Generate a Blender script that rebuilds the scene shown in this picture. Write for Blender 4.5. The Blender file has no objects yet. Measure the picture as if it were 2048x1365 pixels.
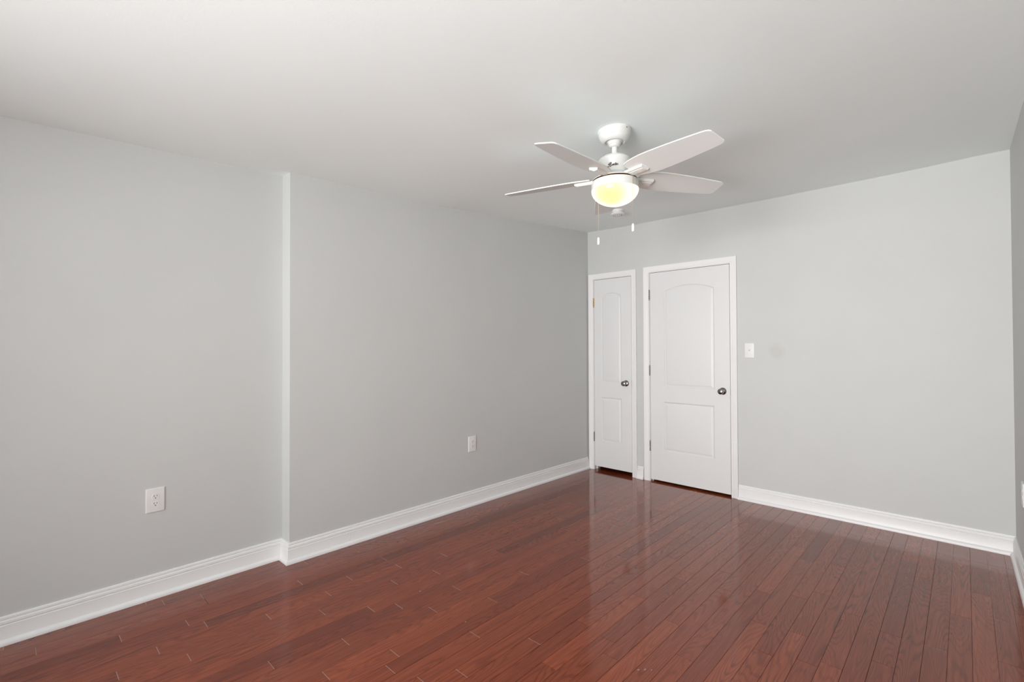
import bpy, bmesh, math, random
from mathutils import Vector, Matrix

# ------------------------------------------------------------------ camera
SC = bpy.context.scene
COL = SC.collection
CAM_LOC = Vector((3.01065, -4.39317, 1.3346))
YAW, PITCH, ROLL, FPX = 0.75941, 0.01206, -0.00366, 954.027

def camera():
    cd = bpy.data.cameras.new('camera')
    cd.sensor_width = 36.0
    cd.lens = FPX / 2048.0 * 36.0
    cd.clip_start = 0.02
    o = bpy.data.objects.new('camera', cd)
    COL.objects.link(o)
    f = Vector((-math.sin(YAW) * math.cos(PITCH), math.cos(YAW) * math.cos(PITCH), math.sin(PITCH)))
    r = Vector((math.cos(YAW), math.sin(YAW), 0))
    u = r.cross(f)
    r2 = math.cos(ROLL) * r + math.sin(ROLL) * u
    u2 = -math.sin(ROLL) * r + math.cos(ROLL) * u
    M = Matrix((r2, u2, -f)).transposed().to_4x4()
    M.translation = CAM_LOC
    o.matrix_world = M
    SC.camera = o

camera()

# ------------------------------------------------------------------ world, daylight, exposure
SC.view_settings.view_transform = 'Standard'
SC.view_settings.look = 'None'
SC.view_settings.gamma = 1.0
SC.view_settings.use_curve_mapping = False
SC.view_settings.exposure = 0.0

world = bpy.data.worlds.new('world')
SC.world = world
world.use_nodes = True
wbg = world.node_tree.nodes['Background']
wbg.inputs[0].default_value = (0.80, 0.90, 1.0, 1)
wbg.inputs[1].default_value = 0.6

FRONT_Y = -6.60
WIN = [(0.85, 1.95, 0.50, 2.16), (2.05, 3.15, 0.50, 2.16)]      # x0, x1, z0, z1 of the two front windows

def window_light(x0, x1, z0, z1, power, spread, tilt):
    """Daylight coming in at one window: spread and tilt are tuned to even out the walls and lift the ceiling."""
    ld = bpy.data.lights.new('window_daylight_fill', 'AREA')
    ld.shape = 'RECTANGLE'
    ld.size = x1 - x0
    ld.size_y = z1 - z0
    ld.energy = power
    ld.spread = math.radians(spread)
    ld.color = (1.0, 0.99, 0.985)
    o = bpy.data.objects.new('window_daylight_fill', ld)
    COL.objects.link(o)
    o.location = ((x0 + x1) / 2, FRONT_Y - 0.14, (z0 + z1) / 2)
    o.rotation_euler = (math.radians(90 + tilt), 0, 0)             # faces +y, into the room
    return o

window_light(*WIN[0], 28, 85, 0)
window_light(*WIN[1], 66, 110, 0)
window_light(*WIN[1], 47, 116, 34)  # extra lamp at the same window, added and tilted up to brighten the ceiling

random.seed(7)

# ------------------------------------------------------------------ materials
def nodes_of(name):
    m = bpy.data.materials.new(name)
    m.use_nodes = True
    nt = m.node_tree
    return m, nt, nt.nodes['Principled BSDF']

def link(nt, a, b):
    nt.links.new(a, b)

def coords(nt, scale=(1, 1, 1), loc=(0, 0, 0)):
    tc = nt.nodes.new('ShaderNodeTexCoord')
    mp = nt.nodes.new('ShaderNodeMapping')
    mp.inputs['Scale'].default_value = scale
    mp.inputs['Location'].default_value = loc
    link(nt, tc.outputs['Object'], mp.inputs['Vector'])
    return mp.outputs['Vector']

def noise(nt, vec, scale, detail=2.0, rough=0.5):
    n = nt.nodes.new('ShaderNodeTexNoise')
    n.inputs['Scale'].default_value = scale
    n.inputs['Detail'].default_value = detail
    n.inputs['Roughness'].default_value = rough
    if vec is not None:
        link(nt, vec, n.inputs['Vector'])
    return n

def ramp(nt, fac, stops):
    r = nt.nodes.new('ShaderNodeValToRGB')
    el = r.color_ramp.elements
    while len(el) < len(stops):
        el.new(0.5)
    for e, (p, c) in zip(el, stops):
        e.position = p
        e.color = c if len(c) == 4 else (*c, 1)
    link(nt, fac, r.inputs['Fac'])
    return r

def math_node(nt, op, a, b=None, c=None):
    n = nt.nodes.new('ShaderNodeMath')
    n.operation = op
    for i, v in enumerate((a, b, c)):
        if v is None:
            continue
        if isinstance(v, (int, float)):
            n.inputs[i].default_value = v
        else:
            link(nt, v, n.inputs[i])
    return n.outputs[0]

def paint(name, col, rough=0.55, bump=0.02, bscale=220, var=0.02, spec=0.4):
    m, nt, b = nodes_of(name)
    v = coords(nt)
    n1 = noise(nt, v, 1.7, 3)
    lo = tuple(c * (1 - var) for c in col)
    hi = tuple(min(1, c * (1 + var)) for c in col)
    r = ramp(nt, n1.outputs['Fac'], [(0.3, lo), (0.7, hi)])
    link(nt, r.outputs['Color'], b.inputs['Base Color'])
    b.inputs['Roughness'].default_value = rough
    b.inputs['Specular IOR Level'].default_value = spec
    n2 = noise(nt, v, bscale, 2)
    bp = nt.nodes.new('ShaderNodeBump')
    bp.inputs['Strength'].default_value = bump
    bp.inputs['Distance'].default_value = 0.004
    link(nt, n2.outputs['Fac'], bp.inputs['Height'])
    link(nt, bp.outputs['Normal'], b.inputs['Normal'])
    return m

def metal(name, col, rough):
    m, nt, b = nodes_of(name)
    n = noise(nt, coords(nt), 90, 2)
    r = ramp(nt, n.outputs['Fac'], [(0.3, tuple(c * 0.92 for c in col)), (0.7, col)])
    link(nt, r.outputs['Color'], b.inputs['Base Color'])
    b.inputs['Metallic'].default_value = 1
    b.inputs['Roughness'].default_value = rough
    return m

M_WALL = paint('grey_wall_paint', (0.602, 0.615, 0.608), 0.6, 0.05, 160, 0.015, 0.3)
def smudge_wall():
    m = paint('grey_wall_paint_with_smudge', (0.602, 0.615, 0.608), 0.6, 0.05, 160, 0.015, 0.3)
    nt = m.node_tree
    b = nt.nodes['Principled BSDF']
    src = b.inputs['Base Color'].links[0].from_socket
    tc = nt.nodes.new('ShaderNodeTexCoord')
    vm = nt.nodes.new('ShaderNodeVectorMath')
    vm.operation = 'DISTANCE'
    link(nt, tc.outputs['Object'], vm.inputs[0])
    vm.inputs[1].default_value = (1.875, 0.0, 1.285)
    d = math_node(nt, 'ADD', vm.outputs['Value'], math_node(nt, 'MULTIPLY', noise(nt, coords(nt), 18, 3).outputs['Fac'], 0.05))
    r = ramp(nt, d, [(0.055, (0.94, 0.93, 0.92)), (0.10, (1, 1, 1))])
    mx = nt.nodes.new('ShaderNodeMix')
    mx.data_type = 'RGBA'
    mx.blend_type = 'MULTIPLY'
    mx.inputs['Factor'].default_value = 1.0
    link(nt, src, mx.inputs['A'])
    link(nt, r.outputs['Color'], mx.inputs['B'])
    link(nt, mx.outputs['Result'], b.inputs['Base Color'])
    return m
M_WALL_BACK = smudge_wall()
M_CEIL = paint('white_ceiling_paint', (0.90, 0.955, 0.95), 0.8, 0.05, 120, 0.012, 0.2)
M_TRIM = paint('white_trim_paint', (0.85, 0.85, 0.85), 0.35, 0.01, 90, 0.008)
M_DOOR = paint('white_door_paint', (0.755, 0.763, 0.762), 0.4, 0.015, 200, 0.006)
M_PLATE = paint('white_plastic', (0.80, 0.80, 0.80), 0.3, 0.0, 90, 0.004)
M_FAN = paint('white_fan_enamel', (0.72, 0.725, 0.70), 0.3, 0.0, 90, 0.004)
M_BLADE = paint('white_fan_blade', (0.775, 0.795, 0.780), 0.4, 0.0, 90, 0.006)
M_DARK = paint('dark_slot', (0.03, 0.028, 0.026), 0.6, 0.0, 90, 0.05)
M_HALL = paint('hall_paint', (0.09, 0.085, 0.08), 0.7, 0.02, 90, 0.02)
M_INK = paint('dark_brown_lettering', (0.035, 0.022, 0.014), 0.4, 0.0, 90, 0.05)
M_NICKEL = metal('satin_nickel', (0.33, 0.31, 0.305), 0.12)
M_HINGE = metal('hinge_steel', (0.34, 0.33, 0.32), 0.32)
M_HINGE_WARM = metal('hinge_warm_reflection', (0.62, 0.40, 0.18), 0.28)  # steel hinge with the warm reflection on it put into the metal colour
M_BRONZE = metal('dark_bronze', (0.10, 0.045, 0.016), 0.35)
M_CHAIN = metal('pale_brass_chain', (0.75, 0.62, 0.42), 0.3)

def glow_glass():
    m, nt, b = nodes_of('lit_frosted_glass')
    tc = nt.nodes.new('ShaderNodeTexCoord')
    vm = nt.nodes.new('ShaderNodeVectorMath')
    vm.operation = 'DISTANCE'
    link(nt, tc.outputs['Object'], vm.inputs[0])
    vm.inputs[1].default_value = (0.02, -0.09, -0.035)       # the bulb behind the glass
    n = noise(nt, coords(nt), 14, 2)
    d = math_node(nt, 'ADD', vm.outputs['Value'], math_node(nt, 'MULTIPLY', n.outputs['Fac'], 0.03))
    r = ramp(nt, d, [(0.03, (0.62, 0.345, 0.125)), (0.075, (0.74, 0.43, 0.19)), (0.110, (0.95, 0.64, 0.37)), (0.19, (1.0, 0.76, 0.47))])
    b.inputs['Base Color'].default_value = (0.18, 0.17, 0.14, 1)
    link(nt, r.outputs['Color'], b.inputs['Emission Color'])
    b.inputs['Emission Strength'].default_value = 2.2
    b.inputs['Roughness'].default_value = 0.3
    return m
M_GLOW = glow_glass()

def pane_mat():
    m, nt, b = nodes_of('window_glass')
    out = nt.nodes['Material Output']
    t = nt.nodes.new('ShaderNodeBsdfTransparent')
    g = nt.nodes.new('ShaderNodeBsdfGlossy')
    g.inputs['Roughness'].default_value = 0.02
    mx = nt.nodes.new('ShaderNodeMixShader')
    mx.inputs[0].default_value = 0.06
    link(nt, t.outputs[0], mx.inputs[1])
    link(nt, g.outputs[0], mx.inputs[2])
    link(nt, mx.outputs[0], out.inputs['Surface'])
    return m
M_PANE = pane_mat()

def floor_mat():
    m, nt, b = nodes_of('red_brown_oak_boards')
    at = nt.nodes.new('ShaderNodeAttribute')
    at.attribute_name = 'board'
    rnd = at.outputs['Fac']
    tc = nt.nodes.new('ShaderNodeTexCoord')
    sep = nt.nodes.new('ShaderNodeSeparateXYZ')
    link(nt, tc.outputs['Object'], sep.inputs[0])
    x, y = sep.outputs['X'], sep.outputs['Y']
    rx = math_node(nt, 'MULTIPLY', rnd, 37.0)
    ry = math_node(nt, 'MULTIPLY', rnd, 91.0)
    def vec(sx, sy):
        c = nt.nodes.new('ShaderNodeCombineXYZ')
        link(nt, math_node(nt, 'MULTIPLY_ADD', x, sx, rx), c.inputs[0])
        link(nt, math_node(nt, 'MULTIPLY_ADD', y, sy, ry), c.inputs[1])
        return c.outputs[0]
    # cathedral figure: thin contour lines of a noise stretched along the board
    f1 = noise(nt, vec(7.0, 0.75), 1.0, 1.5, 0.4)
    wob = noise(nt, vec(30.0, 5.0), 1.0, 2, 0.5)
    field = math_node(nt, 'ADD', math_node(nt, 'MULTIPLY', f1.outputs['Fac'], 235.0), math_node(nt, 'MULTIPLY', wob.outputs['Fac'], 5.0))
    rings = math_node(nt, 'SINE', field)
    ring = ramp(nt, math_node(nt, 'MULTIPLY_ADD', rings, 0.5, 0.5), [(0.0, (0, 0, 0)), (0.60, (0.12, 0.12, 0.12)), (0.95, (1, 1, 1))])
    # pores, fibres and broad streaks
    f2 = noise(nt, vec(380.0, 7.0), 1.0, 2, 0.6)
    f3 = noise(nt, vec(70.0, 1.6), 1.0, 3, 0.55)
    f4 = noise(nt, vec(8.0, 1.4), 1.0, 2, 0.5)
    figure = math_node(nt, 'MULTIPLY', ring.outputs['Color'], math_node(nt, 'MULTIPLY_ADD', f4.outputs['Fac'], 0.40, -0.06))
    grain = math_node(nt, 'ADD', figure, math_node(nt, 'MULTIPLY_ADD', f2.outputs['Fac'], 0.62, -0.22))
    grain = math_node(nt, 'ADD', grain, math_node(nt, 'MULTIPLY_ADD', f3.outputs['Fac'], 0.36, -0.11))
    col = ramp(nt, grain, [(0.0, (0.275, 0.063, 0.0250)), (0.26, (0.186, 0.0370, 0.0145)), (0.52, (0.094, 0.0175, 0.0076)), (0.9, (0.038, 0.0076, 0.0040))])
    # every board has its own tone
    wn = nt.nodes.new('ShaderNodeTexWhiteNoise')
    wn.noise_dimensions = '1D'
    link(nt, math_node(nt, 'MULTIPLY', rnd, 713.0), wn.inputs['W'])
    tone = ramp(nt, wn.outputs['Value'], [(0.0, (0.72, 0.66, 0.72)), (0.18, (0.88, 0.85, 0.88)), (0.5, (1.0, 1.0, 1.0)), (0.85, (1.10, 1.10, 1.06)), (1.0, (1.24, 1.28, 1.22))])
    mx = nt.nodes.new('ShaderNodeMix')
    mx.data_type = 'RGBA'
    mx.blend_type = 'MULTIPLY'
    mx.inputs['Factor'].default_value = 1.0
    link(nt, col.outputs['Color'], mx.inputs['A'])
    link(nt, tone.outputs['Color'], mx.inputs['B'])
    link(nt, mx.outputs['Result'], b.inputs['Base Color'])
    rr = ramp(nt, noise(nt, coords(nt), 3.0, 3).outputs['Fac'], [(0.3, (0.075,) * 3), (0.7, (0.12,) * 3)])
    link(nt, rr.outputs['Color'], b.inputs['Roughness'])
    b.inputs['Specular IOR Level'].default_value = 0.36
    b.inputs['Specular Tint'].default_value = (1.0, 0.66, 0.60, 1)
    b.inputs['Coat Weight'].default_value = 0.40
    b.inputs['Coat Roughness'].default_value = 0.10
    b.inputs['Coat IOR'].default_value = 1.38
    # shallow grain and slow waviness
    h = math_node(nt, 'ADD', math_node(nt, 'MULTIPLY', grain, -0.25), math_node(nt, 'MULTIPLY', noise(nt, vec(22.0, 1.2), 1.0, 1).outputs['Fac'], 0.5))
    bp = nt.nodes.new('ShaderNodeBump')
    bp.inputs['Strength'].default_value = 0.03
    bp.inputs['Distance'].default_value = 0.0016
    link(nt, h, bp.inputs['Height'])
    link(nt, bp.outputs['Normal'], b.inputs['Normal'])
    return m
M_FLOOR = floor_mat()
M_GAP = paint('dark_board_gap', (0.018, 0.007, 0.005), 0.6, 0.0, 90, 0.1)
M_END_GLARE_FLECKS = paint('pale_end_glare_and_flecks', (0.34, 0.21, 0.17), 0.45, 0.0, 90, 0.1)  # glare on the board ends painted in as colour; floor flecks share it

# ------------------------------------------------------------------ mesh helpers
def obj(name, bm, mats, parent=None, smooth=False, loc=None, auto=None):
    bmesh.ops.recalc_face_normals(bm, faces=bm.faces[:])
    me = bpy.data.meshes.new(name)
    bm.to_mesh(me)
    bm.free()
    if not isinstance(mats, (list, tuple)):
        mats = [mats]
    for m in mats:
        me.materials.append(m)
    o = bpy.data.objects.new(name, me)
    COL.objects.link(o)
    if loc is not None:
        o.location = loc
    if parent is not None:
        o.parent = parent
    if smooth or auto:
        for p in me.polygons:
            p.use_smooth = True
        if auto:
            mark_sharp(me, auto)
    return o

def mark_sharp(me, deg):
    bm = bmesh.new()
    bm.from_mesh(me)
    lim = math.radians(deg)
    for e in bm.edges:
        if len(e.link_faces) == 2 and e.calc_face_angle(0) > lim:
            e.smooth = False
    bm.to_mesh(me)
    bm.free()

def structure(o):
    o['kind'] = 'structure'
    return o

def thing(name, label, cat, loc=(0, 0, 0), group=None):
    o = bpy.data.objects.new(name, None)
    o.empty_display_size = 0.05
    COL.objects.link(o)
    o.location = loc
    o['label'] = label
    o['category'] = cat
    if group:
        o['group'] = group
    return o

def add_box(bm, lo, hi, mat=0, M=None):
    vs = []
    for z in (lo[2], hi[2]):
        for x, y in ((lo[0], lo[1]), (hi[0], lo[1]), (hi[0], hi[1]), (lo[0], hi[1])):
            v = Vector((x, y, z))
            vs.append(bm.verts.new(M @ v if M else v))
    fs = []
    for a in ((3, 2, 1, 0), (4, 5, 6, 7), (0, 1, 5, 4), (1, 2, 6, 5), (2, 3, 7, 6), (3, 0, 4, 7)):
        f = bm.faces.new([vs[i] for i in a])
        f.material_index = mat
        fs.append(f)
    return vs, fs

def bevel_box(lo, hi, w, seg=2, M=None):
    bm = bmesh.new()
    add_box(bm, lo, hi, 0, M)
    bmesh.ops.bevel(bm, geom=bm.edges[:], offset=w, segments=seg, profile=0.5, affect='EDGES')
    return bm

def add_lathe(bm, prof, n=48, M=None, mat=0, cap=True):
    """prof: (radius, height) pairs, turned about the local z axis."""
    rings = []
    for r, z in prof:
        if r < 1e-6:
            v = Vector((0, 0, z))
            rings.append([bm.verts.new(M @ v if M else v)])
        else:
            ring = []
            for i in range(n):
                a = 2 * math.pi * i / n
                v = Vector((r * math.cos(a), r * math.sin(a), z))
                ring.append(bm.verts.new(M @ v if M else v))
            rings.append(ring)
    for A, B in zip(rings, rings[1:]):
        if len(A) == 1 and len(B) == 1:
            continue
        for i in range(n):
            j = (i + 1) % n
            if len(A) == 1:
                f = bm.faces.new((A[0], B[i], B[j]))
            elif len(B) == 1:
                f = bm.faces.new((A[i], A[j], B[0]))
            else:
                f = bm.faces.new((A[i], A[j], B[j], B[i]))
            f.material_index = mat
    if cap:
        for R in (rings[0], rings[-1]):
            if len(R) > 2:
                f = bm.faces.new(R)
                f.material_index = mat
    return bm

def add_tube(bm, pts, r, n=8, mat=0):
    pts = [Vector(p) for p in pts]
    rings = []
    up = None
    for i, p in enumerate(pts):
        t = (pts[min(i + 1, len(pts) - 1)] - pts[max(i - 1, 0)]).normalized()
        if up is None:
            up = Vector((0, 0, 1)) if abs(t.z) < 0.9 else Vector((1, 0, 0))
        a = t.cross(up).normalized()
        b = a.cross(t).normalized()
        up = b
        rings.append([bm.verts.new(p + r * (math.cos(2 * math.pi * k / n) * a + math.sin(2 * math.pi * k / n) * b)) for k in range(n)])
    for A, B in zip(rings, rings[1:]):
        for i in range(n):
            bm.faces.new((A[i], A[(i + 1) % n], B[(i + 1) % n], B[i])).material_index = mat
    bm.faces.new(rings[0]).material_index = mat
    bm.faces.new(rings[-1]).material_index = mat

def sweep(path, prof, to3d, flip=1):
    """Mitred sweep: path is a 2D polyline, prof (a, b) with a = offset to the left of the path, b = the third axis."""
    bm = bmesh.new()
    n = len(path)
    P = [Vector(p) for p in path]
    nor = []
    for i in range(n - 1):
        d = (P[i + 1] - P[i]).normalized()
        nor.append(Vector((-d.y, d.x)) * flip)
    rings = []
    for i in range(n):
        if i == 0:
            m = nor[0]
        elif i == n - 1:
            m = nor[-1]
        else:
            s = nor[i - 1] + nor[i]
            m = s / (s.dot(nor[i]))
        ring = []
        for a, b in prof:
            q = P[i] + m * a
            ring.append(bm.verts.new(to3d(q.x, q.y, b)))
        rings.append(ring)
    k = len(prof)
    for A, B in zip(rings, rings[1:]):
        for i in range(k):
            j = (i + 1) % k
            bm.faces.new((A[i], A[j], B[j], B[i]))
    bm.faces.new(rings[0])
    bm.faces.new(rings[-1])
    return bm

# ------------------------------------------------------------------ room dimensions
def interp(tab, t):
    if t <= tab[0][0]:
        return tab[0][1]
    for (a, va), (b, vb) in zip(tab, tab[1:]):
        if t <= b:
            s = (t - a) / (b - a)
            return va + (vb - va) * s
    return tab[-1][1]

L_CEIL = [(-6.8, 2.340), (-5.2, 2.372), (-4.27, 2.396), (-3.19, 2.434), (-2.31, 2.450), (-2.06, 2.456), (-1.82, 2.479), (-0.41, 2.570), (0.03, 2.599)]
B_CEIL = [(-0.2, 2.600), (0.0, 2.598), (0.345, 2.592), (1.47, 2.579), (1.87, 2.5755), (2.54, 2.5755), (2.82, 2.578), (3.07, 2.585), (3.23, 2.584)]

def ceil_z(x, y):
    b = interp(B_CEIL, x)
    s = min(1, max(0, x / 3.24))
    g = 1 - s * s * (3 - 2 * s) * 0.35 - s * 0.65
    # the kink by the left wall softens towards the middle
    raw = interp(L_CEIL, y)
    soft = sum(interp(L_CEIL, y + dy) for dy in (-0.5, -0.25, 0, 0.25, 0.5)) / 5
    k = min(1, max(0, x / 0.5))
    return b + (raw * (1 - k) + soft * k - 2.599) * g

def left_x(y):
    return y * 0.01132 if y > RET_Y else REC_X
RET_Y = -3.192
REC_X = -0.1535
def right_x(y):
    return 3.2327 - y * 0.01095
YB = 0.0

def frange(a, b, step):
    n = max(1, int(round(abs(b - a) / step)))
    return [a + (b - a) * i / n for i in range(n + 1)]

# ------------------------------------------------------------------ floor
PITCH_W, OFF = 0.0777, 0.067
JOINTS = {0: [-3.671, -2.818], 1: [-4.034, -2.484, -1.35], 2: [-3.25, -1.9, -0.6], 3: [-3.733, -2.761, -1.2], 4: [-3.934, -3.033, -0.85],
          5: [-3.501, -3.196, -2.754, -1.75], 6: [-3.852, -2.468, -1.1], 7: [-3.301, -2.883, -0.7], 8: [-3.95, -2.645, -1.45],
          9: [-3.118, -2.187, -0.95], 10: [-3.628, -3.005, -1.6], 11: [-3.337, -2.684, -0.5], 12: [-3.9, -2.905, -1.15], 13: [-3.5, -2.3, -1.291],
          14: [-2.633, -0.75], 15: [-3.3, -1.9], 16: [-2.9, -1.2], 17: [-3.25, -1.725, -0.4], 18: [-3.113, -0.85], 19: [-2.75, -1.052],
          20: [-3.35, -2.484, -1.517], 21: [-2.835, -2.074, -0.897], 22: [-2.51, -1.747, -0.563], 23: [-2.605, -0.949], 24: [-3.2, -2.18, -1.48],
          25: [-2.8, -1.69, -0.943], 26: [-3.3, -2.397, -0.62], 27: [-2.9, -1.575, -0.782], 28: [-3.1, -1.9, -0.994], 29: [-2.75, -2.126, -1.503, -0.609],
          30: [-2.6, -1.87, -1.378, -0.92, -0.443], 31: [-2.076, -0.302], 32: [-2.028, -1.505], 33: [-2.4, -0.912], 34: [-1.869, -1.585, -0.568],
          35: [-2.3, -0.782], 36: [-1.582], 37: [-2.1, -1.163, -0.324], 38: [-1.9, -0.805], 39: [-1.513, -1.087], 40: [-2.2, -0.95], 41: [-1.6]}

def build_floor():
    bm = bmesh.new()
    lay = bm.faces.layers.float.new('board')
    xa, xb, ya, yb = -0.30, 3.45, FRONT_Y - 0.12, 0.95
    add_box(bm, (xa, ya, -0.06), (xb, yb, -0.0016), 1)
    row = -5
    while OFF + row * PITCH_W < xb:
        x0, x1 = max(xa, OFF + row * PITCH_W), min(xb, OFF + (row + 1) * PITCH_W)
        if x1 - x0 < 0.004:
            row += 1
            continue
        js = sorted(JOINTS.get(row, [random.uniform(-3.6, -2.6), random.uniform(-2.0, -0.8)]))
        cuts = [ya]
        y = js[0]
        extra = []
        while y - random.uniform(0.5, 1.0) > ya + 0.2:
            y -= random.uniform(0.45, 0.95)
            if y > ya + 0.1:
                extra.append(y)
        cuts += sorted(extra) + js + [random.uniform(0.2, 0.7), yb]
        g = random.choice([0.0003, 0.0004, 0.0005, 0.0008]) if x0 > 1.2 else random.choice([0.0001, 0.0002, 0.0003])
        for a, b2 in zip(cuts, cuts[1:]):
            rv = random.random()
            gy = 0.0007
            w = 0.0005
            lo = (x0 + g, a + gy)
            hi = (x1 - g, b2 - gy)
            dz = random.uniform(-0.00015, 0.00015)
            bot = [bm.verts.new((px, py, -0.0016)) for px, py in ((lo[0], lo[1]), (hi[0], lo[1]), (hi[0], hi[1]), (lo[0], hi[1]))]
            mid = [bm.verts.new((px, py, -0.0005)) for px, py in ((lo[0], lo[1]), (hi[0], lo[1]), (hi[0], hi[1]), (lo[0], hi[1]))]
            top = [bm.verts.new((px, py, 0.0 + dz * s)) for s, (px, py) in zip((1, -1, -1, 1), ((lo[0] + w, lo[1] + w), (hi[0] - w, lo[1] + w), (hi[0] - w, hi[1] - w), (lo[0] + w, hi[1] - w)))]
            fs = [bm.faces.new(top)]
            for k in range(4):
                fs.append(bm.faces.new((bot[k], bot[(k + 1) % 4], mid[(k + 1) % 4], mid[k])))
                fs.append(bm.faces.new((mid[k], mid[(k + 1) % 4], top[(k + 1) % 4], top[k])))
            for f in fs:
                f[lay] = rv
            # board end: glare painted pale on the side by the left wall, dark elsewhere
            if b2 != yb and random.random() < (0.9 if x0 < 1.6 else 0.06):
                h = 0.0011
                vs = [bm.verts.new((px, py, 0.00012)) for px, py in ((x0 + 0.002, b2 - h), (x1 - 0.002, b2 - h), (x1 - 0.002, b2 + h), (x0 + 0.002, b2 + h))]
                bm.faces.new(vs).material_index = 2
        row += 1
    # small flecks of dried paint and dust
    flecks = [(2.039, -2.580, 0.011), (2.02, -2.60, 0.007), (2.06, -2.565, 0.005), (0.838, -2.841, 0.007), (1.240, -2.863, 0.006)]
    for _ in range(26):
        flecks.append((random.uniform(0.7, 3.0), random.uniform(-3.0, -1.4), random.uniform(0.0015, 0.003)))
    for fx, fy, r in flecks:
        n = 7
        vs = [bm.verts.new((fx + r * random.uniform(0.25, 0.6) * math.cos(2 * math.pi * i / n), fy + r * random.uniform(0.4, 1.0) * math.sin(2 * math.pi * i / n), 0.0003)) for i in range(n)]
        bm.faces.new(vs).material_index = 2
    structure(obj('floor', bm, [M_FLOOR, M_GAP, M_END_GLARE_FLECKS]))
build_floor()

# ------------------------------------------------------------------ ceiling
def build_ceiling():
    bm = bmesh.new()
    xs = sorted(set([-0.30, -0.16, -0.06] + frange(0, 3.3, 0.11) + [3.45]))
    ys = sorted(set(frange(FRONT_Y - 0.12, 0.0, 0.11) + [0.95]))
    low, top = {}, {}
    for i, x in enumerate(xs):
        for j, y in enumerate(ys):
            low[i, j] = bm.verts.new((x, y, ceil_z(x, y)))
            top[i, j] = bm.verts.new((x, y, 2.85))
    for i in range(len(xs) - 1):
        for j in range(len(ys) - 1):
            bm.faces.new((low[i, j], low[i, j + 1], low[i + 1, j + 1], low[i + 1, j]))
            bm.faces.new((top[i, j], top[i + 1, j], top[i + 1, j + 1], top[i, j + 1]))
    nx, ny = len(xs) - 1, len(ys) - 1
    for i in range(nx):
        bm.faces.new((low[i, 0], low[i + 1, 0], top[i + 1, 0], top[i, 0]))
        bm.faces.new((low[i, ny], low[i + 1, ny], top[i + 1, ny], top[i, ny]))
    for j in range(ny):
        bm.faces.new((low[0, j], low[0, j + 1], top[0, j + 1], top[0, j]))
        bm.faces.new((low[nx, j], low[nx, j + 1], top[nx, j + 1], top[nx, j]))
    structure(obj('ceiling', bm, M_CEIL, auto=40))
build_ceiling()

# ------------------------------------------------------------------ walls
def wall(name, A, B, thick, cuts=(), holes=(), mat=None, base=0.0):
    """Wall whose inner face runs from A to B; thick is the outward offset; holes: (s0, s1, z0, z1) along A->B. Its top follows the ceiling."""
    A, B = Vector(A), Vector(B)
    Lg = (B - A).length
    d = (B - A) / Lg
    t = Vector(thick)
    ss = set(round(s, 5) for s in frange(0, Lg, 0.11))
    ss |= set(round(s, 5) for s in cuts)
    for h in holes:
        ss |= {round(h[0], 5), round(h[1], 5)}
    ss = sorted(ss)
    bm = bmesh.new()
    for s0, s1 in zip(ss, ss[1:]):
        if s1 - s0 < 1e-4:
            continue
        m = (s0 + s1) / 2
        spans = [(base, None)]
        for h in holes:
            if h[0] < m < h[1]:
                spans = [(base, h[2])] if h[2] > base + 1e-4 else []
                spans.append((h[3], None))
        p0, p1 = A + d * s0, A + d * s1
        for z0, z1 in spans:
            q = []
            for p in (p0, p1):
                zt = (ceil_z(p.x, p.y) + 0.004) if z1 is None else z1
                for off in (Vector((0, 0)), t):
                    w = p + off
                    zz = max(zt, ceil_z(w.x, w.y) + 0.002) if z1 is None else zt
                    q.append(((w.x, w.y, z0), (w.x, w.y, zz)))
            v = [[bm.verts.new(c) for c in pr] for pr in q]        # p0 in, p0 out, p1 in, p1 out
            (a0, a1), (b0, b1), (c0, c1), (e0, e1) = v
            for f in ((a0, c0, c1, a1), (b0, e0, e1, b1), (a0, b0, b1, a1), (c0, e0, e1, c1), (a0, b0, e0, c0), (a1, b1, e1, c1)):
                bm.faces.new(f)
    bmesh.ops.remove_doubles(bm, verts=bm.verts[:], dist=1e-5)
    # drop the inner partitions left between neighbouring columns
    seen = {}
    for f in bm.faces:
        seen.setdefault(frozenset(v.index for v in f.verts), []).append(f)
    return bm

def clean(bm):
    bm.verts.index_update()
    seen = {}
    for f in bm.faces:
        key = frozenset(v.index for v in f.verts)
        seen.setdefault(key, []).append(f)
    kill = [f for fs in seen.values() if len(fs) > 1 for f in fs]
    bmesh.ops.delete(bm, geom=kill, context='FACES_ONLY')
    return bm

# door openings in the back wall: x0, x1, top (clear opening of the jambs)
CLOSET = (0.0745, 0.5315, 2.0600)
MAIN = (0.7335, 1.5035, 2.0660)
JT = 0.018
bx0, bx1 = -0.02, 3.26
holes = [(o[0] - JT - bx0, o[1] + JT - bx0, 0.0, o[2] + JT) for o in (CLOSET, MAIN)]
structure(obj('wall_back', clean(wall('wall_back', (bx0, 0), (bx1, 0), (0, 0.12), holes=holes)), M_WALL_BACK))

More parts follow.
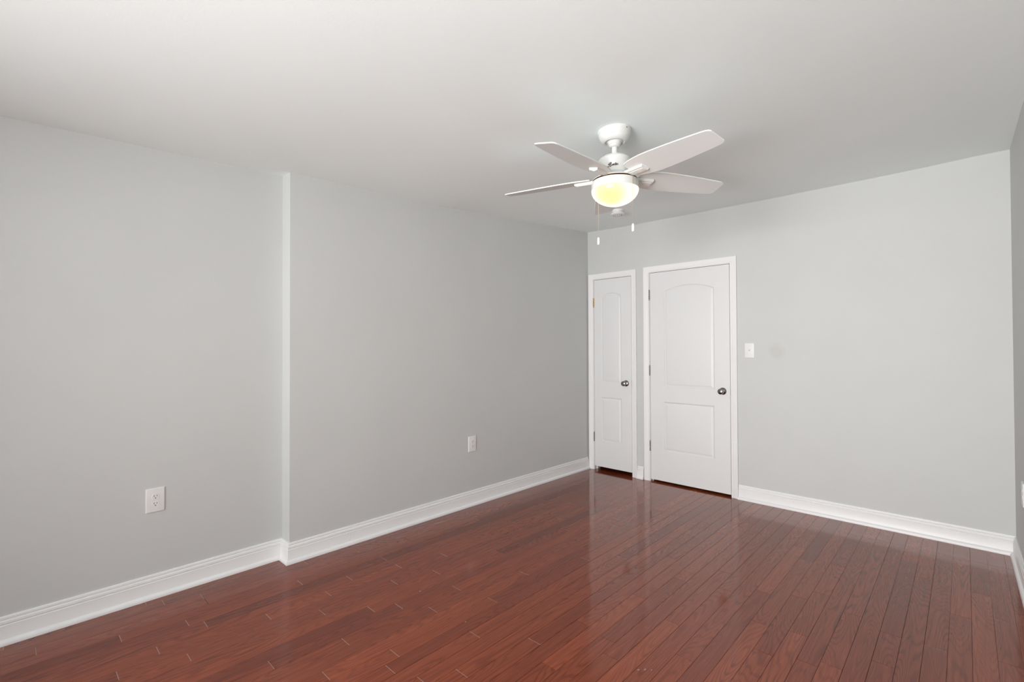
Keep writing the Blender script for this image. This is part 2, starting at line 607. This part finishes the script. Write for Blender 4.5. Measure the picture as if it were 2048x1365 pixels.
def left_wall_bm():
    bm = wall('a', (left_x(0.0), 0.0), (left_x(RET_Y + 1e-6), RET_Y), (-0.24, 0))
    def merge(o2):
        me = bpy.data.meshes.new('tmp')
        o2.to_mesh(me)
        o2.free()
        bm.from_mesh(me)
        bpy.data.meshes.remove(me)
    merge(wall('b', (REC_X, RET_Y), (REC_X, FRONT_Y), (-0.12, 0)))
    bmesh.ops.remove_doubles(bm, verts=bm.verts[:], dist=1e-5)
    return clean(bm)
structure(obj('wall_left', left_wall_bm(), M_WALL))
structure(obj('wall_right', clean(wall('wall_right', (right_x(0), 0.0), (right_x(FRONT_Y), FRONT_Y), (0.12, 0))), M_WALL))
fx0, fx1 = -0.28, 3.42
fh = [(w[0] - fx0, w[1] - fx0, w[2], w[3]) for w in WIN]
structure(obj('wall_front', clean(wall('wall_front', (fx0, FRONT_Y), (fx1, FRONT_Y), (0, -0.12), holes=fh)), M_WALL))

# closet and hallway behind the doors
def build_hall():
    bm = bmesh.new()
    add_box(bm, (-0.14, 0.80, 0), (3.4, 0.9, 2.6))
    add_box(bm, (-0.14, 0.121, 0), (-0.04, 0.80, 2.6))
    add_box(bm, (0.60, 0.121, 0), (0.64, 0.80, 2.6))
    add_box(bm, (3.3, 0.121, 0), (3.4, 0.80, 2.6))
    structure(obj('wall_hall', bm, M_HALL))
build_hall()

# ------------------------------------------------------------------ baseboards
BASE = [(0.0, 0.0), (0.0, 0.1245), (0.0055, 0.1245), (0.0085, 0.1215), (0.0095, 0.1130), (0.0050, 0.1090), (0.0050, 0.1075), (0.0110, 0.1055), (0.0130, 0.1030),
        (0.0138, 0.0930), (0.0100, 0.0880), (0.0100, 0.0868), (0.0150, 0.0848), (0.0155, 0.0260), (0.0165, 0.0240), (0.0205, 0.0225), (0.0250, 0.0185),
        (0.0285, 0.0120), (0.0295, 0.0040), (0.0295, 0.0)]
flat = lambda x, y, z: Vector((x, y, z))
def baseboard(name, path, flip):
    bm = sweep(path, BASE, flat, flip)
    structure(obj(name, bm, M_TRIM, auto=28))
CAS_O = 0.060                                                    # casing width
baseboard('baseboard_left', [(left_x(-0.02), -0.019), (left_x(RET_Y + 1e-6), RET_Y), (REC_X, RET_Y), (REC_X, FRONT_Y)], 1)
def joint_line():
    # scarf joint in the long left baseboard
    bm = bmesh.new()
    add_box(bm, (left_x(-2.80) + 0.0151, -2.8005, 0.027), (left_x(-2.80) + 0.0158, -2.7985, 0.084))
    structure(obj('trim_1', bm, M_TRIM))
joint_line()
baseboard('baseboard_back', [(MAIN[1] + CAS_O + 0.002, 0.0), (right_x(0), 0.0)], -1)
baseboard('baseboard_between', [(CLOSET[1] + CAS_O + 0.001, 0.0), (MAIN[0] - CAS_O - 0.011, 0.0)], -1)
baseboard('baseboard_right', [(right_x(0), -0.0295), (right_x(FRONT_Y), FRONT_Y)], -1)

# ------------------------------------------------------------------ doors
CASING = [(0.004, 0.0), (0.004, 0.0085), (0.007, 0.0110), (0.016, 0.0118), (0.019, 0.0095), (0.022, 0.0120), (0.034, 0.0150), (0.046, 0.0165),
          (0.052, 0.0185), (0.058, 0.0185), (0.0605, 0.0165), (0.0605, 0.0)]
xz = lambda x, z, b: Vector((x, -b, z))

def panel_loop(x0, x1, z0, z1, arch, d, n=20):
    """Panel outline inset by d; the top edge is an arc that rises by arch (0 = straight)."""
    pts = [(x0 + d, z0 + d), (x1 - d, z0 + d)]
    if arch <= 0:
        pts += [(x1 - d - (x1 - x0 - 2 * d) * i / n, z1 - d) for i in range(n + 1)]
    else:
        w = (x1 - x0) / 2
        cx = (x0 + x1) / 2
        R = (w * w + arch * arch) / (2 * arch)
        cz = z1 + arch - R
        r = R - d
        ww = w - d
        a = math.asin(min(1, ww / r))
        for i in range(n + 1):
            t = a - 2 * a * i / n
            pts.append((cx + r * math.sin(t), cz + r * math.cos(t)))
    return pts

def door_slab(x0, x1, z0, z1, panels, yf=0.0015, th=0.035):
    bm = bmesh.new()
    outer = [bm.verts.new((x, yf, z)) for x, z in ((x0, z0), (x1, z0), (x1, z1), (x0, z1))]
    edges = [bm.edges.new((outer[i], outer[(i + 1) % 4])) for i in range(4)]
    steps = [(0.0, 0.0), (0.004, 0.0035), (0.010, 0.0075), (0.015, 0.0080), (0.020, 0.0062), (0.030, 0.0030), (0.034, 0.0024)]
    for (px0, px1, pz0, pz1, arch) in panels:
        prev = None
        for d, dep in steps:
            loop = [bm.verts.new((x, yf + dep, z)) for x, z in panel_loop(px0, px1, pz0, pz1, arch, d)]
            if prev is None:
                for i in range(len(loop)):
                    edges.append(bm.edges.new((loop[i], loop[(i + 1) % len(loop)])))
            else:
                for i in range(len(loop)):
                    j = (i + 1) % len(loop)
                    bm.faces.new((prev[i], prev[j], loop[j], loop[i]))
            prev = loop
        bm.faces.new(prev)
    bmesh.ops.triangle_fill(bm, use_beauty=True, use_dissolve=False, edges=edges)
    back = [bm.verts.new((v.co.x, yf + th, v.co.z)) for v in outer]
    for i in range(4):
        j = (i + 1) % 4
        bm.faces.new((outer[i], outer[j], back[j], back[i]))
    bm.faces.new(back)
    return bm

def hinge(parent, x, zc, mat, label=None):
    bm = bmesh.new()
    add_lathe(bm, [(0.0, -0.052), (0.0045, -0.0515), (0.0062, -0.049), (0.0062, -0.030), (0.0056, -0.0295), (0.0062, -0.029), (0.0062, -0.010), (0.0056, -0.0095),
                   (0.0062, -0.009), (0.0062, 0.009), (0.0056, 0.0095), (0.0062, 0.010), (0.0062, 0.029), (0.0056, 0.0295), (0.0062, 0.030), (0.0062, 0.049), (0.0045, 0.0515), (0.0, 0.052)],
              16, Matrix.Translation((x, -0.0055, zc)))
    add_box(bm, (x - 0.0016, -0.001, zc - 0.049), (x + 0.0016, 0.030, zc + 0.049))
    o = obj('hinge', bm, mat, parent, auto=50)
    if label:
        o['label'] = label
    return o

def knob(parent, x, z):
    M = Matrix.Translation((x, 0.0015, z)) @ Matrix.Rotation(math.radians(90), 4, 'X')      # local z points to -y, into the room
    bm = bmesh.new()
    add_lathe(bm, [(0.0, 0.020), (0.0105, 0.020), (0.0115, 0.034), (0.0165, 0.038), (0.0235, 0.043), (0.0265, 0.050), (0.0265, 0.056), (0.0235, 0.0625), (0.0165, 0.0665),
                   (0.0080, 0.0680), (0.0070, 0.0672), (0.0, 0.0672)], 40, M)
    k = obj('door_knob', bm, M_NICKEL, parent, auto=35)
    k['label'] = 'round satin nickel knob'
    bm = bmesh.new()
    add_lathe(bm, [(0.0, 0.0), (0.0325, 0.0), (0.0325, 0.003), (0.0300, 0.007), (0.0220, 0.011), (0.0150, 0.014), (0.0120, 0.021), (0.0, 0.021)], 40, M)
    obj('rosette', bm, M_NICKEL, k, auto=35)

def build_door(name, op, z0, panels, hinges, knob_at, strike_z, gap_l=0.0035, gap_r=0.0035):
    x0, x1, zt = op
    slab = structure(obj(name, door_slab(x0 + gap_l, x1 - gap_r, z0, zt - 0.004, panels), M_DOOR, auto=12))
    # jambs and stops
    bm = bmesh.new()
    add_box(bm, (x0 - JT, 0.0, 0.0), (x0, 0.12, zt + JT))
    add_box(bm, (x1, 0.0, 0.0), (x1 + JT, 0.12, zt + JT))
    add_box(bm, (x0, 0.0, zt), (x1, 0.12, zt + JT))
    add_box(bm, (x0, 0.040, 0.0), (x0 + 0.012, 0.075, zt))
    add_box(bm, (x1 - 0.012, 0.040, 0.0), (x1, 0.075, zt))
    add_box(bm, (x0, 0.040, zt - 0.012), (x1, 0.075, zt))
    obj('jamb', bm, M_TRIM, slab)
    return slab

PM = [(0.882, 1.366, 0.938, 1.868, 0.052), (0.876, 1.360, 0.312, 0.792, 0.0)]
d1 = build_door('door_1', MAIN, 0.019, PM, None, None, None)
bm = sweep([(MAIN[0], 0.0), (MAIN[0], MAIN[2]), (MAIN[1], MAIN[2]), (MAIN[1], 0.0)], [(a + 0.0, b) for a, b in CASING], xz, 1)
obj('door_casing', bm, M_TRIM, d1, auto=28)
for zc in (1.845, 1.095, 0.350):
    hinge(d1, MAIN[0] - 0.001, zc, M_HINGE)
knob(d1, 1.436, 0.930)
bm = bmesh.new(); add_box(bm, (MAIN[1] - 0.0030, -0.0008, 0.896), (MAIN[1] + 0.0022, 0.028, 0.963)); obj('latch_plate', bm, M_HINGE, d1)

PC = [(0.161, 0.410, 0.944, 1.866, 0.041), (0.160, 0.408, 0.314, 0.788, 0.0)]
d2 = build_door('door_2', CLOSET, 0.040, PC, None, None, None)
cl = [(a * (0.99 if a > 0.05 else 1), b) for a, b in CASING]
bm = sweep([(CLOSET[0], 0.0), (CLOSET[0], CLOSET[2]), (CLOSET[1], CLOSET[2]), (CLOSET[1], 0.0)], cl, xz, 1)
obj('door_casing', bm, M_TRIM, d2, auto=28)
hinge(d2, CLOSET[0] - 0.001, 1.810, M_HINGE_WARM, 'top hinge with a warm reflection put into its colour')
hinge(d2, CLOSET[0] - 0.001, 0.357, M_HINGE)
knob(d2, 0.464, 0.951)
bm = bmesh.new(); add_box(bm, (CLOSET[1] - 0.0028, -0.0008, 0.922), (CLOSET[1] + 0.0018, 0.028, 0.988)); obj('latch_plate', bm, M_HINGE, d2)

# ------------------------------------------------------------------ windows of the front wall (behind the camera)
for n, (x0, x1, z0, z1) in enumerate(WIN, 1):
    bm = bmesh.new()
    y0, y1 = FRONT_Y - 0.10, FRONT_Y - 0.03
    t = 0.04
    add_box(bm, (x0, y0, z0), (x0 + t, y1, z1))
    add_box(bm, (x1 - t, y0, z0), (x1, y1, z1))
    add_box(bm, (x0 + t, y0, z0), (x1 - t, y1, z0 + t))
    add_box(bm, (x0 + t, y0, z1 - t), (x1 - t, y1, z1))
    zm = (z0 + z1) / 2
    add_box(bm, (x0 + t, y0 + 0.02, zm - 0.02), (x1 - t, y1 - 0.01, zm + 0.02))
    w = structure(obj('window_%d' % n, bm, M_TRIM))
    for a, b in ((z0 + t, zm - 0.02), (zm + 0.02, z1 - t)):
        bm = bmesh.new()
        add_box(bm, (x0 + t, y0 + 0.030, a), (x1 - t, y0 + 0.034, b))
        obj('pane', bm, M_PANE, w)
    bm = sweep([(x0, z0), (x0, z1), (x1, z1), (x1, z0), (x0, z0)], [(a, b) for a, b in CASING], lambda x, z, b: Vector((x, FRONT_Y + b, z)), 1)
    obj('window_casing', bm, M_TRIM, w, auto=28)

# ------------------------------------------------------------------ outlets and switch
def plate_frame(base, normal):
    """Matrix with local x along the wall (to the right when facing it), y up, z out of the wall."""
    n = Vector(normal).normalized()
    up = Vector((0, 0, 1))
    xr = up.cross(n).normalized()
    M = Matrix((xr, up, n)).transposed().to_4x4()
    M.translation = base
    return M

def plate_bm(w, h, t=0.0065, holes=()):
    bm = bmesh.new()
    add_box(bm, (-w / 2, -h / 2, 0), (w / 2, h / 2, t))
    top = [e for e in bm.edges if all(v.co.z > t - 1e-6 for v in e.verts)]
    bmesh.ops.bevel(bm, geom=top, offset=0.004, segments=4, profile=0.5, affect='EDGES')
    return bm

def outlet(label, base, normal, w, h):
    root = thing('wall_outlet', label, 'outlet', base, 'duplex wall outlets')
    M = plate_frame((0, 0, 0), normal)
    bm = plate_bm(w, h)
    bmesh.ops.transform(bm, matrix=M, verts=bm.verts[:])
    obj('cover_plate', bm, M_PLATE, root, auto=30)
    bm = bmesh.new()
    add_lathe(bm, [(0.0, 0.0066), (0.0032, 0.0066), (0.0030, 0.0078), (0.0, 0.0080)], 16, M)
    obj('plate_screw', bm, M_PLATE, root, auto=30)
    for s in (1, -1):
        cy = s * 0.0195
        bm = bmesh.new()
        # receptacle face: a rounded shape with flat top and bottom
        pts = []
        for i in range(40):
            a = 2 * math.pi * i / 40
            pts.append((0.0172 * math.cos(a), max(-0.0142, min(0.0142, 0.0172 * math.sin(a)))))
        lo = [bm.verts.new(M @ Vector((x, y + cy, 0.0060))) for x, y in pts]
        hi = [bm.verts.new(M @ Vector((x * 0.97, y * 0.97 + cy, 0.0082))) for x, y in pts]
        for i in range(40):
            j = (i + 1) % 40
            bm.faces.new((lo[i], lo[j], hi[j], hi[i]))
        bm.faces.new(hi)
        bm.faces.new(lo)
        r = obj('receptacle', bm, M_PLATE, root, auto=30)
        bm = bmesh.new()
        for x, hh in ((-0.0063, 0.0046), (0.0063, 0.0038)):
            add_box(bm, (x - 0.0011, cy + 0.0035 - hh, 0.0078), (x + 0.0011, cy + 0.0035 + hh, 0.00845), 0, M)
        add_lathe(bm, [(0.0, 0.0078), (0.0026, 0.0078), (0.0026, 0.00845), (0.0, 0.00845)], 14, M @ Matrix.Translation((0, cy - 0.0078, 0)))
        obj('slots', bm, M_DARK, r)
    return root

nl = Vector((1, -0.01132, 0))
outlet('white duplex outlet on left wall, nearest the camera, left of the wall step', (REC_X, -3.849, 0.5185), (1, 0, 0), 0.083, 0.127)
yb_ = -1.697
outlet('white duplex outlet low on the long left wall between wall step and closet', (left_x(yb_) + 0.0002, yb_, 0.5155), nl, 0.083, 0.129)
yr_ = -0.515
outlet('white outlet on the right wall, cut by the photo edge', (right_x(yr_) - 0.0002, yr_, 0.5050), (-1, -0.01095, 0), 0.083, 0.129)

root = thing('light_switch', 'white toggle light switch on the back wall right of the wide door', 'light switch', (1.664, 0, 1.2945))
M = plate_frame((0, 0, 0), (0, -1, 0))
bm = plate_bm(0.078, 0.127)
bmesh.ops.transform(bm, matrix=M, verts=bm.verts[:])
obj('cover_plate', bm, M_PLATE, root, auto=30)
bm = bmesh.new()
add_box(bm, (-0.0055, -0.012, 0.0060), (0.0055, 0.012, 0.0078), 0, M)
fr = obj('toggle_frame', bm, M_PLATE, root)
bm = bmesh.new()
add_box(bm, (-0.0038, -0.0045, 0.0), (0.0038, 0.0045, 0.017), 0, M @ Matrix.Translation((0, 0, 0.005)) @ Matrix.Rotation(math.radians(-28), 4, 'X'))
bmesh.ops.bevel(bm, geom=bm.edges[:], offset=0.001, segments=2, affect='EDGES')
obj('toggle', bm, M_PLATE, root)
for s in (1, -1):
    bm = bmesh.new()
    add_lathe(bm, [(0.0, 0.0060), (0.0034, 0.0060), (0.0031, 0.0076), (0.0, 0.0079)], 16, M @ Matrix.Translation((0, s * 0.030, 0)))
    obj('plate_screw', bm, M_PLATE, root, auto=30)

# ------------------------------------------------------------------ smoke detector
sx, sy = 0.775, -0.665
sz = ceil_z(sx, sy)
root = thing('smoke_detector', 'small round white smoke detector on the ceiling behind the fan', 'smoke detector', (sx, sy, sz))
tilt = Matrix.Rotation(math.radians(2.4), 4, 'X')
bm = add_lathe(bmesh.new(), [(0.0, 0.001), (0.052, 0.001), (0.052, -0.010), (0.047, -0.013), (0.0, -0.013)], 40, tilt)
obj('mounting_base', bm, M_PLATE, root, auto=35)
bm = add_lathe(bmesh.new(), [(0.0, -0.012), (0.045, -0.012), (0.049, -0.020), (0.058, -0.029), (0.062, -0.034), (0.060, -0.039), (0.050, -0.044), (0.030, -0.047), (0.0, -0.048)], 40, tilt)
bd = obj('detector_body', bm, M_PLATE, root, auto=35)
bm = bmesh.new()
for i in range(12):
    a = 2 * math.pi * i / 12
    add_box(bm, (-0.004, 0.036, -0.0478), (0.004, 0.039, -0.0445), 0, tilt @ Matrix.Rotation(a, 4, 'Z'))
obj('vent_slots', bm, M_HALL, bd)

# ------------------------------------------------------------------ ceiling fan
AX, AY = 1.63584, -2.12593
FZ = ceil_z(AX, AY)
fan = thing('ceiling_fan', 'white five-blade ceiling fan with a lit glass bowl light and two pull chains', 'ceiling fan', (AX, AY, FZ))
def Z(z):                     # absolute height -> fan-local
    return z - FZ
def flathe(name, prof, mat, parent=fan, n=64, auto=32):
    return obj(name, add_lathe(bmesh.new(), [(r, Z(z)) for r, z in prof], n), mat, parent, auto=auto)

can = flathe('canopy', [(0.0, FZ + 0.008), (0.0895, FZ + 0.008), (0.0905, 2.503), (0.0895, 2.492), (0.0870, 2.489), (0.0850, 2.486), (0.0840, 2.478), (0.0775, 2.464),
                        (0.0680, 2.453), (0.0580, 2.4475), (0.0545, 2.4465), (0.0520, 2.4480), (0.0500, 2.4530), (0.0, 2.4530)], M_FAN)
dirc = math.atan2(CAM_LOC.y - AY, CAM_LOC.x - AX)
bm = add_lathe(bmesh.new(), [(0.0, 0.0), (0.0034, 0.0), (0.0034, 0.003), (0.0, 0.0034)], 14,
               Matrix.Rotation(dirc + 0.78, 4, 'Z') @ Matrix.Translation((0.0885, 0, Z(2.4985))) @ Matrix.Rotation(math.radians(90), 4, 'Y'))
obj('canopy_screw', bm, M_HINGE, can)
flathe('ball_collar', [(0.0, 2.4540), (0.0440, 2.4540), (0.0360, 2.4440), (0.0335, 2.4360), (0.0300, 2.4330), (0.0290, 2.4260), (0.0220, 2.4200), (0.0, 2.4190)], M_FAN)
rod = flathe('downrod', [(0.0, 2.4260), (0.0155, 2.4260), (0.0155, 2.3740), (0.0195, 2.3720), (0.0200, 2.3640), (0.0, 2.3640)], M_FAN, n=32)
bm = add_lathe(bmesh.new(), [(0.0, 0.0), (0.0042, 0.0), (0.0042, 0.007), (0.0, 0.008)], 12,
               Matrix.Rotation(dirc - 1.35, 4, 'Z') @ Matrix.Translation((0.017, 0, Z(2.3775))) @ Matrix.Rotation(math.radians(90), 4, 'Y'))
obj('set_screw', bm, M_HINGE, rod)

BODY = [(0.0, 2.3680), (0.0500, 2.3680), (0.0660, 2.3655), (0.0700, 2.3620), (0.0705, 2.3570), (0.0820, 2.3545), (0.0865, 2.3505), (0.0862, 2.3470), (0.0835, 2.3380),
        (0.0800, 2.3220), (0.0745, 2.3020), (0.0690, 2.2860), (0.0665, 2.2800), (0.0665, 2.2760), (0.0700, 2.2720), (0.0800, 2.2640), (0.0960, 2.2560), (0.1120, 2.2470),
        (0.1190, 2.2425), (0.1200, 2.2385), (0.0, 2.2385)]
body = flathe('motor_housing', BODY, M_FAN)
flathe('trim_ring', [(0.0, 2.2388), (0.1188, 2.2388), (0.1188, 2.2312), (0.0, 2.2312)], M_BRONZE, n=64)

def body_r(z):
    pts = sorted((zz, r) for r, zz in BODY[7:13])
    return interp(pts, z)

def lettering():
    """Flowing script word on the front of the motor housing."""
    S = [
        # H: left stem with entry loop, right stem, crossing bar
        [(-0.42, -0.22), (-0.50, -0.34), (-0.42, -0.44), (-0.32, -0.32), (-0.24, 0.02), (-0.14, 0.34), (-0.08, 0.42)],
        [(-0.40, 0.10), (-0.28, 0.16), (-0.14, 0.08), (0.00, 0.14), (0.08, 0.30)],
        [(0.10, 0.46), (0.02, 0.36), (-0.08, 0.02), (-0.14, -0.30), (-0.06, -0.38), (0.04, -0.22)],
        # u n t e r
        [(0.04, -0.22), (0.10, 0.06), (0.08, -0.20), (0.14, -0.26), (0.22, -0.02), (0.26, 0.08), (0.24, -0.20), (0.30, -0.22), (0.34, 0.06), (0.35, -0.20), (0.40, 0.02), (0.46, 0.08),
         (0.46, -0.18), (0.52, -0.22), (0.58, 0.00), (0.64, 0.30), (0.58, -0.08), (0.60, -0.22), (0.68, -0.12), (0.76, 0.00), (0.74, 0.10), (0.68, 0.02), (0.70, -0.18), (0.80, -0.16),
         (0.86, 0.06), (0.92, 0.10), (0.92, -0.14), (1.00, -0.16)],
        [(0.52, 0.12), (0.62, 0.14), (0.74, 0.16)],
    ]
    def cat(ps, m=5):
        out = []
        P = [ps[0]] + ps + [ps[-1]]
        for i in range(1, len(P) - 2):
            p0, p1, p2, p3 = P[i - 1], P[i], P[i + 1], P[i + 2]
            for k in range(m):
                t = k / m
                out.append(tuple(0.5 * ((2 * b) + (-a + c) * t + (2 * a - 5 * b + 4 * c - d) * t * t + (-a + 3 * b - 3 * c + d) * t ** 3) for a, b, c, d in zip(p0, p1, p2, p3)))
        out.append(ps[-1])
        return out
    bm = bmesh.new()
    wid, hei = 0.040, 0.024
    mid = dirc - 0.135
    for k, st in enumerate(S):
        pts = []
        for u, v in cat(st):
            z = 2.3025 + v * hei
            r = body_r(z) + 0.0004
            a = mid + (u - 0.25) * wid / r
            pts.append((r * math.cos(a), r * math.sin(a), Z(z)))
        add_tube(bm, pts, 0.00165 if k < 3 else 0.00130, 6)
    o = obj('script_lettering', bm, M_INK, body, smooth=True)
    o['label'] = 'small dark brown script word'
lettering()

PH = 272.825
TH = -0.22
OUT = [(0.128, 0.060), (0.136, 0.067), (0.180, 0.079), (0.215, 0.084), (0.260, 0.088), (0.320, 0.087), (0.400, 0.083), (0.480, 0.077), (0.550, 0.071), (0.600, 0.066), (0.622, 0.062), (0.633, 0.056), (0.638, 0.048)]
def blade_bm():
    bm = bmesh.new()
    n = len(OUT)
    t = 0.0055
    pts = [(r, -w - 0.006) for r, w in OUT] + [(r, w - 0.010) for r, w in reversed(OUT)]
    lo = [bm.verts.new((r, w, -t / 2)) for r, w in pts]
    hi = [bm.verts.new((r, w, t / 2)) for r, w in pts]
    m = len(pts)
    for i in range(m):
        j = (i + 1) % m
        bm.faces.new((lo[i], lo[j], hi[j], hi[i]))
    for i in range(n - 1):
        bm.faces.new((lo[i], lo[i + 1], lo[m - 2 - i], lo[m - 1 - i]))
        bm.faces.new((hi[i], hi[i + 1], hi[m - 2 - i], hi[m - 1 - i]))
    return bm
def iron_bm():
    bm = bmesh.new()
    # box-section arm under the blade with a raised centre rib
    add_box(bm, (0.085, -0.025, -0.016), (0.222, 0.025, -0.0030))
    bmesh.ops.bevel(bm, geom=[e for e in bm.edges if all(v.co.z < -0.015 for v in e.verts)], offset=0.003, segments=2, affect='EDGES')
    add_box(bm, (0.092, -0.010, -0.0185), (0.214, 0.010, -0.0155))
    return bm
b_me = obj('fan_blade', blade_bm(), M_BLADE, fan)
i_me = obj('blade_iron', iron_bm(), M_FAN, b_me)
def place_blade(b, k):
    a = math.radians(PH + 72 * k)
    b.matrix_parent_inverse = Matrix.Identity(4)
    # pitched about its own length, drooping very slightly towards the tip
    M = Matrix.Translation((0, 0, Z(2.2575))) @ Matrix.Rotation(a, 4, 'Z') @ Matrix.Rotation(math.radians(1.6), 4, 'Y') @ Matrix.Rotation(TH, 4, 'X')
    b.matrix_basis = M
place_blade(b_me, 0)
for k in range(1, 5):
    b = b_me.copy()
    COL.objects.link(b)
    b.parent = fan
    place_blade(b, k)
    c = i_me.copy()
    COL.objects.link(c)
    c.parent = b
    c.matrix_parent_inverse = Matrix.Identity(4)

flathe('light_fitter', [(0.0, 2.2316), (0.1195, 2.2316), (0.1240, 2.2290), (0.1258, 2.2240), (0.1262, 2.1880), (0.1250, 2.1865), (0.0, 2.1865)], M_FAN)
bowl_prof = []
for i in range(25):
    t = math.radians(90 * i / 24)
    e = 1.95
    r = 0.1262 * math.cos(t) ** (2 / e)
    z = 2.1855 - 0.084 * math.sin(t) ** (2 / e)
    bowl_prof.append((r if i < 24 else 0.0, z))
bowl_prof.insert(0, (0.1225, 2.1866))
g = flathe('glass_bowl', [(r, z) for r, z in bowl_prof], M_GLOW, auto=60)
g['label'] = 'lit warm white frosted glass bowl'
# the glow is laid out around the bowl's own centre
for v in g.data.vertices:
    v.co.z -= Z(2.1855)
g.location.z = Z(2.1855)

def chain(x, y, ztop, zbob, zend, inner):
    bm = bmesh.new()
    zz = ztop
    lx, ly = x - AX, y - AY
    rr = math.hypot(lx, ly)
    # short arm out of the fitter, then a string of beads
    add_tube(bm, [(lx * inner / rr, ly * inner / rr, Z(ztop + 0.004)), (lx * 0.97, ly * 0.97, Z(ztop + 0.004)), (lx, ly, Z(ztop))], 0.0014, 6)
    add_tube(bm, [(lx, ly, Z(ztop)), (lx, ly, Z(zbob))], 0.0008, 6)
    while zz > zbob:
        M = Matrix.Translation((lx, ly, Z(zz)))
        add_lathe(bm, [(0, -0.0014), (0.0012, -0.0007), (0.0012, 0.0007), (0, 0.0014)], 6, M)
        zz -= 0.0042
    c = obj('pull_chain', bm, M_CHAIN, fan)
    bm = add_lathe(bmesh.new(), [(0.0, Z(zbob + 0.001)), (0.0035, Z(zbob)), (0.0064, Z(zbob - 0.005)), (0.0074, Z((zbob + zend) / 2)), (0.0070, Z(zend + 0.003)), (0.0040, Z(zend)), (0.0, Z(zend))],
                   20, Matrix.Translation((lx, ly, 0)))
    p = obj('chain_pull', bm, M_PLATE, c, auto=40)
chain(1.7487 + 0.012, -2.1429 - 0.012, 2.2250, 1.9764, 1.9342, 0.116)
chain(1.5226 - 0.012, -2.1093 + 0.012, 2.2250, 1.9527, 1.9103, 0.116)
